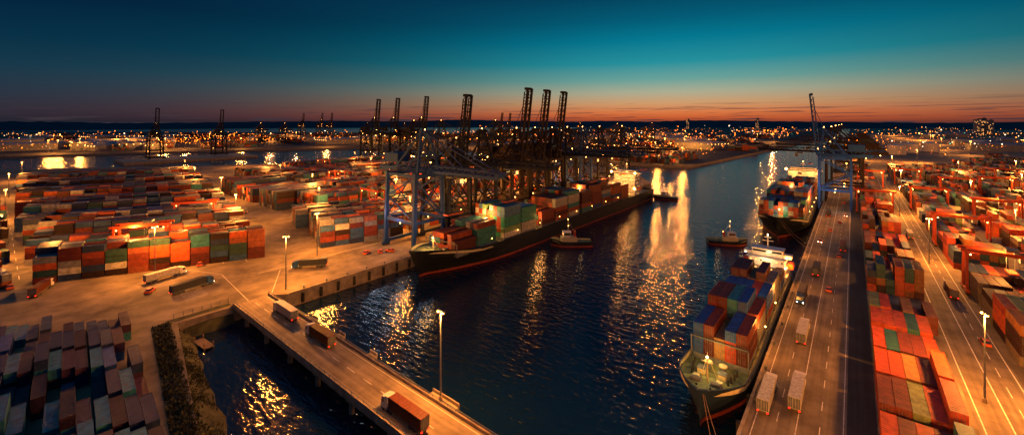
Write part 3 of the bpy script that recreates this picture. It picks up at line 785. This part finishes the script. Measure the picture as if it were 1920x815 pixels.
def ship(u,v,L,B,zd,zb,hm,sy,tiers,label,bays,nacross,z0):
    r=empty('cargo_ship',(u,v,0)); tag(r,label,"cargo ship")
    hb,dk=hull_mesh(L,B,zd,zb,hm); hb.obj('hull',r); dk.obj('deck',r)
    W=B*.86; mb=MB(); wn=MB(); dep=11*min(1,B/16); TH=2.3
    for t in range(tiers):
        z=zd+t*TH; d_=dep-(t*.35)
        mb.box((0,sy+t*.2,z+TH/2),(W-(t*.3),d_,TH-.04),M_WHITE); mb.box((0,sy+t*.2,z+TH),(W+1-(t*.3),d_+1.2,.12),M_WHITE)
        n=int(W/1.3)
        for i in range(n):
            x=-W/2+1+i*(W-2)/(n-1)
            wn.box((x,sy+t*.2-d_/2-.02,z+1.35),(.45,.06,.5),M_WIN if (i*7+t*3)%4 else M_DWIN)
        for i in range(4):
            for s in (-1,1): wn.box((s*(W/2-t*.15+.02),sy-d_/2+1.5+i*d_/5,z+1.35),(.06,.5,.5),M_WIN if (i+t)%3 else M_DWIN)
    zt=zd+tiers*TH
    mb.box((0,sy+tiers*.2,zt+1.1),(W*.8,dep*.5,2.1),M_WHITE); mb.box((0,sy+tiers*.2-.5,zt+.55),(B+1,2.6,1.0),M_WHITE); mb.box((0,sy+tiers*.2,zt+2.2),(W*.86,dep*.56,.14),M_WHITE)
    mb.obj('superstructure',r)
    wn.box((0,sy+tiers*.2-dep*.25-.03,zt+1.5),(W*.76,.06,.65),M_DWIN); wn.obj('window',r)
    mb=MB(); mb.box((0,sy+dep*.75,zd+tiers*1.2),(B*.22,4,tiers*2.4),hm); mb.box((0,sy+dep*.75,zd+tiers*2.4+.3),(B*.24,4.2,.6),M_BLACK)
    for x in (-.5,.5): mb.cyl((x,sy+dep*.75,zd+tiers*2.4),(x,sy+dep*.75,zd+tiers*2.4+1.8),.25,.22,M_BLACK)
    mb.obj('funnel',r)
    mb=MB(); mb.cyl((0,sy,zt+2.2),(0,sy,zt+6.4),.2,.1,M_WHITE,6); mb.box((0,sy,zt+4.6),(3,.15,.2),M_WHITE); mb.box((0,sy-.1,zt+5.7),(1.8,.3,.25),M_WHITE)
    mb.obj('radar_mast',r)
    for s in (-1,1):
        mb=MB(); mb.box((s*(W/2+.9),sy+1,zd+4.4),(1.6,4.6,.9),M_ORANGE); mb.box((s*(W/2+.9),sy+1,zd+5.1),(1.2,3.6,.6),M_ORANGE); mb.obj('lifeboat',r)
    yb=L*.035; zf=zd+(zb-zd)*.6
    mb=MB(); mb.cyl((0,yb+3,zf-.5),(0,yb+3,zf+5.5),.18,.09,M_CREAM,8); mb.box((0,yb+3,zf+3.6),(2.0,.14,.14),M_CREAM)
    for s in (-1,1): mb.beam((0,yb+3,zf+5),(s*1.4,yb+4.6,zf),.08,.08,M_CREAM)
    mb.obj('foremast',r)
    for s in (-1,1):
        x=s*B*.14; mb=MB()
        mb.cyl((x-.8,yb+2,zf+.5),(x+.8,yb+2,zf+.5),.5,.5,M_STEEL); mb.box((x,yb+2,zf),(2.0,1.2,.6),M_STEEL); mb.box((x+s*.3,yb+3,zf+.2),(1,1.2,.8),M_CREAM)
        mb.obj('windlass',r)
        for (bx_,by_) in ((x*.7,yb+.2),(x*1.9,yb+4.6),(x*2.0,yb+6),(x*2.2,yb+7.4),(x*2.3,yb+8.8)):
            mb=MB(); mb.cyl((bx_,by_,zf-.5),(bx_,by_,zf+.6),.2,.2,M_BLACK); mb.obj('bollard',r)
        mb=MB(); mb.box((x*1.1,yb+6.2,zf),(1.3,1.3,1.2),M_CREAM); mb.box((x*1.1,yb+6.2,zf+.65),(1.5,1.5,.12),M_STEEL); mb.obj('hatch',r)
        mb=MB(); mb.cyl((x*.8,yb+9,zf-.6),(x*.8,yb+9,zf+.5),.6,.6,M_STEEL,12); mb.cyl((x*.8,yb+9,zf+.5),(x*.8,yb+9,zf+.7),.8,.8,M_CREAM,12); mb.obj('rope_drum',r)
    for (vv,h) in bays:
        mb=MB(); mb.box((0,vv-v,(zd+z0)/2),(nacross*2.03,LL_,z0-zd-.02),M_STEEL); mb.obj('hatch_coaming',r)
        mb=MB()
        for s in (-1,1): mb.box((s*(nacross*1.015+.2),vv-v-5.6,zd+2.4),(.2,.2,4.8),M_STEEL)
        mb.box((0,vv-v-5.6,zd+4.7),(nacross*2.03+.6,.2,.22),M_STEEL); mb.obj('lashing_bridge',r)
    for s in (-1,1):
        mb=MB(); mb.box((s*(B/2-.2),L*.55,zd+1.9),(.06,L*.6,.06),M_STEEL)
        for i in range(40): mb.box((s*(B/2-.2),L*.26+i*L*.0148,zd+1.5),(.05,.05,.85),M_STEEL)
        mb.obj('railing',r)
    ws=1 if B>15 else 0
    for p in ((-W/2-.3,sy-dep/2-.3,zt+1.2),(W/2+.3,sy-dep/2-.3,zt+1.2),(0,yb+2.8,zf+4.6),(-W/2,sy-dep/2-.3,zd+5),(W/2,sy-dep/2-.3,zd+5),(0,sy,zt+6.4)):
        mb=MB(); mb.ball(p,(.9 if ws and p[2]>zd+4.9 and p[0]!=0 else .3*max(.6,B/18)),M_LAMPW if B<15 else M_LAMP); mb.obj('floodlight',r)
    n=int(L/16)
    for i in range(2,n-1):
        mb=MB(); mb.ball((B/2-.3,i*16,zd+3.2),.2,M_LAMP); mb.cyl((B/2-.3,i*16,zd+.9),(B/2-.3,i*16,zd+3.2),.05,.05,M_STEEL,5); mb.obj('deck_lamp',r)
    return zt
ship(-117,88.5,204,18.2,1.7,5.0,M_HULLD,176,6,"long dark hulled container ship moored at the floodlit quay",b1,8,3.0)
ship(-21,77,94,12,.7,2.4,M_HULLB,77.5,3,"smaller blue hulled feeder ship moored beside the quay road",b2,5,1.9)
ship(-27,224,165,21,1.9,5.5,M_HULLD,131,6,"dark container ship with lit deckhouse under the blue crane",b3,9,3.2)
OR=(1,.42,.10)
for (u,v,z,p,c) in ((-113,252,15,6500,OR),(-121,252,15,7500,OR),(-117,97,8,2800,(1,.5,.13)),(-109,152.6,8,2500,OR),(-117,126.5,12,6000,(1,.5,.14)),(-117,153,12,6000,(1,.5,.14)),(-21,84,5.5,1500,(1,.62,.16)),(-21,89.5,4.5,500,(1,.62,.16)),(-21,149,8,1500,(1,.6,.28)),(-27,235,8,2800,(1,.55,.18)),(-22,346.5,15,4500,OR),(-32,346.5,15,4500,OR),(-27,284.7,14,4000,OR),(-117,201.5,14,5000,OR),(-117,225.5,14,5000,OR),(-21,115,9,1500,(1,.5,.15)),
    (-14.9,103,7,3200,SOD),(-14.9,127,7,3200,SOD),(-14.9,152,7,3800,SOD),(-15.8,240,9,4500,SOD),(-15.8,272,9,4500,SOD),(-15.2,190,6,3200,SOD)):  # this row is added fill along the quay edge to brighten the road
    light((u,v,z),p,c,.7,name="ship_and_fill_light")
def rope(p,q,lab):
    mb=MB(); p=Vector(p);q=Vector(q); pr=p
    for i in range(1,9):
        t=i/8; c=p.lerp(q,t); c.z-=1.2*math.sin(math.pi*t); mb.cyl(pr,c,.05,.05,M_WOOD,5); pr=c
    tag(mb.obj('mooring_rope'),lab,"rope","mooring ropes")
for p,q in (((-20.5,78,3),(-13.7,62,.5)),((-20.5,78.4,3),(-13.7,66,.5)),((-118,91,5),(-128,72,.5)),((-119,91,5),(-128,79,.5)),((-27,226,6),(-14,200,.5)),((-26,226,6),(-14,206,.5))):
    rope(p,q,"slack mooring rope from ship bow to quay bollard")

# ------------------------------------------------------------------ tugs
def tug(u,v,dirx,diry,sc,label):
    th=math.atan2(dirx,-diry); r=empty('tugboat',(u,v,WZ),th); r.scale=(sc,)*3; tag(r,label,"tugboat","harbour tugs")
    hb,dk=hull_mesh(19,7,-2.4,-1.2,M_HULLD,stern=.8,fore=.3,fine=.35,bul=.7)
    for b_ in (hb,dk): b_.v=[(x,y-9.5,z-WZ) for x,y,z in b_.v]
    hb.obj('hull',r); dk.obj('deck',r); Z=-WZ
    mb=MB(); mb.box((0,-1.2,-1.2+Z),(4.4,7,2.4),M_CREAM); mb.box((0,-2,1.1+Z),(3.2,3.4,2.2),M_WHITE); mb.box((0,-2,2.3+Z),(3.7,3.9,.15),M_WHITE); mb.obj('wheelhouse',r)
    mb=MB(); mb.box((0,-3.73,1.45+Z),(2.8,.05,.9),M_WIN); mb.obj('window',r)
    for s in (-1,1):
        mb=MB(); mb.box((s*1.62,-2,1.45+Z),(.05,2.9,.9),M_DWIN); mb.obj('window',r)
        mb=MB(); mb.cyl((s*1.2,1.6,0+Z),(s*1.2,1.6,2.8+Z),.4,.35,M_RED); mb.obj('funnel',r)
    mb=MB(); mb.cyl((0,-1.4,2.3+Z),(0,-1.4,8+Z),.14,.07,M_WHITE,6); mb.box((0,-1.4,5.2+Z),(2.2,.12,.12),M_WHITE); mb.beam((0,-1.4,7+Z),(0,1.5,2.3+Z),.08,.08,M_WHITE); mb.obj('mast',r)
    mb=MB(); mb.cyl((0,4,-2.4+Z),(0,4,-1.2+Z),.5,.35,M_STEEL); mb.obj('towing_winch',r)
    for i in range(7):
        for s in (-1,1): mb=MB(); mb.cyl((s*3.35,-4+i*1.9,-2.3+Z),(s*3.75,-4+i*1.9,-2.3+Z),.45,.45,M_BLACK,10); mb.obj('tyre_fender',r)
    for p in ((0,-1.4,8+Z,.22),(1,-1.4,5.2+Z,.18),(0,2,2.4+Z,.18)): mb=MB(); mb.ball(p[:3],p[3],M_LAMP); mb.obj('navigation_light',r)
    light((0,4.5,3+Z),110,(1,.55,.2),.2,r,"deck_light"); light((0,-6.5,2.5+Z),80,(1,.55,.2),.2,r,"deck_light")
tug(-95.5,158,-.7,-.6,.95,"dark harbour tug with cream wheelhouse alongside the container ship")
tug(-101,293,-.9,-.3,.85,"small dark harbour tug waiting at the ship's stern")
tug(-43,203,.85,.4,.85,"dark harbour tug with mast on open water")

# ------------------------------------------------------------------ trucks
TS=.72
def truck(cm,cabm,label):
    r=empty('container_truck'); r.scale=(TS,)*3; tag(r,label,"truck","container trucks")
    mb=MB(); mb.box((0,-1.5,1.05),(2.3,13.4,.3),M_STEEL); mb.obj('chassis',r)
    mb=MB(); W=2.5; mb.box((0,-2.3,2.62),(W,12.1,2.7),cm)
    for i in range(34):
        for s in (-1,1): mb.box((s*(W/2+.02),-8.1+i*.35,2.62),(.05,.16,2.5),cm)
    for i in range(12): mb.box((0,-7.9+i*1.02,3.99),(W-.1,.5,.04),cm)
    mb.box((0,-8.37,2.62),(W-.2,.04,2.4),M_STEEL)
    for y in (-.8,-.3,.3,.8): mb.cyl((y,-8.42,1.4),(y,-8.42,3.8),.04,.04,cm,5)
    mb.obj('cargo_box',r)
    mb=MB()
    P=[(-1.25,4.3,.7),(1.25,4.3,.7),(1.25,6.9,.7),(-1.25,6.9,.7),(-1.2,4.3,3.3),(1.2,4.3,3.3),(1.2,6.45,3.3),(-1.2,6.45,3.3)]
    mb.hexa(P,cabm); mb.box((0,4.7,3.45),(2.2,1.2,.35),cabm); mb.obj('cab',r)
    mb=MB(); mb.beam((0,6.84,2.0),(0,6.56,3.1),2.2,.06,M_DWIN); mb.obj('windscreen',r)
    for s in(-1,1): mb=MB(); mb.box((s*1.25,5.9,2.5),(.05,1,.8),M_DWIN); mb.obj('side_window',r)
    wm_=MB(); wm_.cyl((-.17,0,0),(.17,0,0),.5,.5,M_BLACK,14); wm_.cyl((-.19,0,0),(.19,0,0),.25,.25,M_STEEL,10); me=wm_.mesh('wheel')
    for y in (-7,-5.7,-4.4,3.2,4.3,6.1):
        for s in (-1,1):
            o=bpy.data.objects.new('wheel',me); COL.objects.link(o); o.parent=r; o.location=(s*1.05,y,.5)
    for s in (-1,1):
        mb=MB(); mb.box((s*.95,6.93,1.05),(.35,.06,.22),M_LAMPW); mb.obj('headlight',r)
        mb=MB(); mb.box((s*1.0,-8.45,1.1),(.4,.05,.25),M_TAIL); mb.obj('tail_light',r)
    return r
M_TRW=mat('white_truck_box',(0.36,0.33,0.29,1),.6,noise=.3); M_TRB=mat('brown_truck_box','#5b2d1c',.6); M_TRD=mat('dark_truck_box','#2a2c34',.6)
tr=[truck(M_TRW,M_WHITE,"t"),truck(M_TRB,M_WHITE,"t"),truck(M_TRD,M_BLUE,"t")]
tu=[False]*3
def ptruck(i,u,v,ang,lab):
    if tu[i]: o=dup(tr[i],(u,v,0.02),ang)
    else: o=tr[i]; o.location=(u,v,0.02); o.rotation_euler=(0,0,ang); tu[i]=True
    o["label"]=lab
hp=math.pi/2
ptruck(0,-114,46.6,hp,"white container truck driving over the concrete bridge")
ptruck(1,-95,46.3,hp,"brown container truck crossing the low bridge")
ptruck(1,-59,43.0,hp,"tan and brown container truck crossing bridge under a lamp")
ptruck(2,-145,67,hp+.9,"dark container truck crossing the floodlit apron")
ptruck(0,-170,34,0.25,"white box trailer parked beside the yard road")
ptruck(2,-153,37,0.2,"dark blue truck parked by the basin fence")
for i,u,v,an,lb in ((0,-11.9,88,0,"white container truck on the quay road beside the ship"),(0,-7.8,92,0,"pale container truck on the quay road"),(0,-9.0,119,0,"white container truck further along the quay road"),
    (2,-11.2,143,math.pi,"dark truck with headlights on the quay road"),(2,-9.4,172,0,"dark container truck on the long quay road"),(1,-3,210,0,"brown truck on the quay road near the crane"),(2,-10,280,0,"truck passing below the blue crane"),(1,-4.5,330,0,"truck on the far quay road"),
    (1,-185,8,1.2,"brown truck on the yard perimeter road"),(2,-230,-2,1.6,"dark truck on the yard perimeter road"),(1,-290,0,1.6,"brown container truck beside the stacks"),(0,-262,84,1.7,"white truck on the diagonal yard road"),(1,-330,92,1.7,"brown truck on the diagonal yard road"),(1,22,175,0,"brown truck in the lane between stacks"),(0,19,250,0,"pale truck in the lane between stacks")):
    ptruck(i,u,v,an,lb)
def car(m):
    r=empty('parked_car'); tag(r,"small car on the floodlit port road","car","cars on the port roads"); r.scale=(.85,)*3
    mb=MB()
    P=[(-.9,-2.1,.35),(.9,-2.1,.35),(.9,2.1,.35),(-.9,2.1,.35),(-.85,-2.05,.95),(.85,-2.05,.95),(.85,2.05,.85),(-.85,2.05,.85)]
    mb.hexa(P,m); P=[(-.82,-1.7,.95),(.82,-1.7,.95),(.82,.9,.93),(-.82,.9,.93),(-.65,-1.2,1.45),(.65,-1.2,1.45),(.65,.3,1.45),(-.65,.3,1.45)]
    mb.hexa(P,M_DWIN); mb.box((0,-.45,1.47),(1.28,1.5,.05),m); mb.obj('body',r)
    for y in (-1.35,1.35):
        for s in(-1,1): mb=MB(); mb.cyl((s*.72,y,.33),(s*.92,y,.33),.33,.33,M_BLACK,12); mb.obj('wheel',r)
    for s in(-1,1): mb=MB(); mb.box((s*.6,2.1,.65),(.3,.05,.14),M_LAMPW); mb.obj('headlight',r)
    return r
c0=car(M_ORANGE); c0.location=(-143,88,0); c0.rotation_euler=(0,0,.6)
for (u,v,a) in ((-138,95,2),(-140,92,1.2),(-5,262,0),(-4,196,0),(-8,240,0),(-3,282,3.14),(-10.5,215,3.1),(-160,28,1),(-176,44,1.4),(-196,2,1.6),(-200,-3,1.6),(23,140,0),(-5.5,155,0)): dup(c0,(u,v,0),a)
fn=empty('metal_fence',(-133.8,40,0)); tag(fn,"low metal railing along the basin edge","fence")
mb=MB()
for i in range(7): mb.box((0,-12+i*2,.6),(.1,.1,1.2),M_STEEL)
for z in (.6,1.15): mb.box((0,-6,z),(.06,12.2,.06),M_STEEL)
mb.obj('railing',fn)

# ------------------------------------------------------------------ warehouses, tanks
def shed(w_,l,h,gable):
    r=empty('warehouse'); mb=MB(); mb.box((0,0,h/2),(w_,l,h),M_SHED)
    n=3 if w_>35 else 1; ww=(w_+1)/n
    for k in range(n):
        x=-w_/2-.5+ww*(k+.5); mb.face([(x-ww/2+.5,-l/2-.02,h),(x+ww/2-.5,-l/2-.02,h),(x,-l/2-.02,h+gable-.2)],M_SHED)
    mb.obj('wall',r)
    for k in range(n):
        mb=MB(); x=-w_/2-.5+ww*(k+.5)
        for s in (-1,1):
            mb.hexa([(x,-l/2-.5,h+gable-.2),(x+s*ww/2,-l/2-.5,h-.2+.1),(x+s*ww/2,l/2+.5,h-.2+.1),(x,l/2+.5,h+gable-.2),(x,-l/2-.5,h+gable+.2),(x+s*ww/2,-l/2-.5,h+.3),(x+s*ww/2,l/2+.5,h+.3),(x,l/2+.5,h+gable+.2)],M_ROOF)
        mb.obj('roof',r)
    nd=max(2,int(w_/9))
    for i in range(nd): mb=MB(); mb.box((-w_/2+w_*(i+.5)/nd,-l/2-.06,2.2),(4,.12,4.4),M_STEEL); mb.obj('door',r)
    for i in range(nd+1): mb=MB(); mb.ball((-w_/2+w_*i/nd,-l/2-.5,h-.8),.4,M_LAMP); mb.obj('wall_lamp',r)
    tag(r,"low industrial warehouse with pale pitched roof and wall lamps","warehouse","warehouses of the port")
    return r
SH=[shed(30,60,9,3),shed(48,80,11,3),shed(20,36,8,3)]; su=[0]*3
def pshed(i,u,v,a):
    z=-1 if (u<-130 and v>440) or u<-740 else 0
    if su[i]: dup(SH[i],(u,v,z),a)
    else: su[i]=1; SH[i].location=(u,v,z); SH[i].rotation_euler=(0,0,a)
for i,u,v,a in ((1,135,440,.2),(0,110,345,0),(1,175,540,.1),(0,200,640,.1),(2,98,300,.0),(1,230,800,.3)): pshed(i,u,v,a)
rs=random.Random(4); cnt=0
while cnt<64:
    q=rs.uniform(12,56); D=39200/q; t=rs.uniform(-1.2,1.2); u,v=far(t*D,D)
    ok=(u>190 and v>300) or (u<-160 and v>580 and u>-560) or (u<-1010 and v<400) or (u<-850 and v>480)
    if t<-0.1 and D>1500: ok=False
    if not ok: continue
    pshed(rs.choice((0,1,1,2)),u,v,rs.choice((0,.3,1.57,1.2))); cnt+=1
mb=MB(); mb.cyl((0,0,0),(0,0,14),11,11,M_WHITE,28); mb.cyl((0,0,14),(0,0,15.6),11.1,2,M_WHITE,28); mb.cyl((11.1,0,0),(11.1,0,15),.3,.3,M_STEEL,6)
t0=mb.obj('storage_tank'); tag(t0,"large pale cylindrical fuel storage tank in the far port","storage tank","fuel tanks")
tk=[far(t*D,D) for t,D in ((.92,640),(.95,680),(-.9,930),(-.86,960),(-.82,940),(-1.0,860),(.35,1100),(.4,1150),(1.0,700),(-.62,1000))]
for i,(u,v) in enumerate(tk):
    if i==0: t0.location=(u,v,0)
    else: dup(t0,(u,v,-1 if u<0 else 0))
for i,(px,D,h) in enumerate(((1832,1500,58),(1843,1520,62),(1856,1500,55),(1420,2600,70),(1290,2900,66))):
    u,v=far((px-960)/784*D,D); r=empty('tower_block',(u,v,0)); tag(r,"distant dark high-rise block with a few lit windows","high-rise building")
    mb=MB(); mb.box((0,0,h/2),(17,17,h),M_SHED); mb.box((3,0,h+1.5),(6,6,3),M_SHED); mb.obj('wall',r)
    rw=random.Random(i)
    for a in range(5):
        for b_ in range(int(h/4)):
            if rw.random()<.3: mb=MB(); mb.box((-6.5+a*3.2,-8.55,2+b_*4),(1.6,.1,1.8),M_WIN); mb.obj('window',r)

# ------------------------------------------------------------------ distant lights
def lightsfield(name,m,n,seed,qr,rad,label):
    r=random.Random(seed); mb=MB(); c=0; guard=0
    cl=[(r.uniform(-1.22,1.22),r.uniform(*qr),r.uniform(.03,.15)) for _ in range(60)]
    while c<n and guard<n*60:
        guard+=1
        if r.random()<.7:
            a=r.choice(cl); t=a[0]+r.gauss(0,a[2]); q=a[1]+r.gauss(0,3)
        else: t=r.uniform(-1.24,1.24); q=r.uniform(*qr)
        if q<6 or abs(t)>1.25: continue
        D=39200/q; u,v=far(t*D,D)
        on=(u>20 and v>330) or (u>-14 and v>650) or (u<-150 and v>520 and u>-500) or (u<-990 and v<300) or (u<-930 and v>150) or (u<-800 and v>440) or (u<-500 and v>580)
        if t<-0.08 and D>1900 and D<4300: on=False
        if t<-0.5 and D>1600: on=False
        if not on: continue
        z=r.uniform(5,14) if D<1500 else r.uniform(3,16)
        k=r.random(); mb.ball((u,v,z),D*rad*(.35+1.1*k**4),m); c+=1
    o=mb.obj(name); o["kind"]="stuff"; tag(o,label,"lights")
lightsfield('distant_street_lights',mat('far_sodium',(1,.6,.2,1),.5,emit='#ff7818',es=9),2300,1,(8,70),.00085,"hundreds of distant orange street and dock lights")
lightsfield('distant_building_lights',mat('far_white',(1,1,1,1),.5,emit='#ffd8a0',es=9),260,2,(8,62),.00085,"scattered distant pale white building lights")
lightsfield('distant_signal_lights',mat('far_green',(.3,1,.7,1),.5,emit='#60ffd0',es=3),40,3,(10,60),.0008,"few distant green signal lights")
rl=random.Random(12)
pts=[(-240,505),(-190,520),(-155,505),(-200,600),(-1000,60),(-960,180),(-900,290),(-830,420),(-620,600),(-400,560)]
for k in range(64):
    q=rl.uniform(24,64); D=39200/q; t=rl.uniform(-1.15,1.1); pts.append(far(t*D,D))
for (u,v) in pts:
    D=LD(u,v)[1]
    if not((u>100 and v>450) or (u<-150 and v>500 and u>-450) or u<-990 or (u<-890 and v>170) or (u<-800 and v>410) or (u<-500 and v>590)): continue
    lamp(u,v,0,1.3,False,z=-1 if u<0 else 0)
    light((u,v,18),120000*(D/800)**1.4,name="far_lamp_light",size=1.5)
print("objects",len(bpy.data.objects))
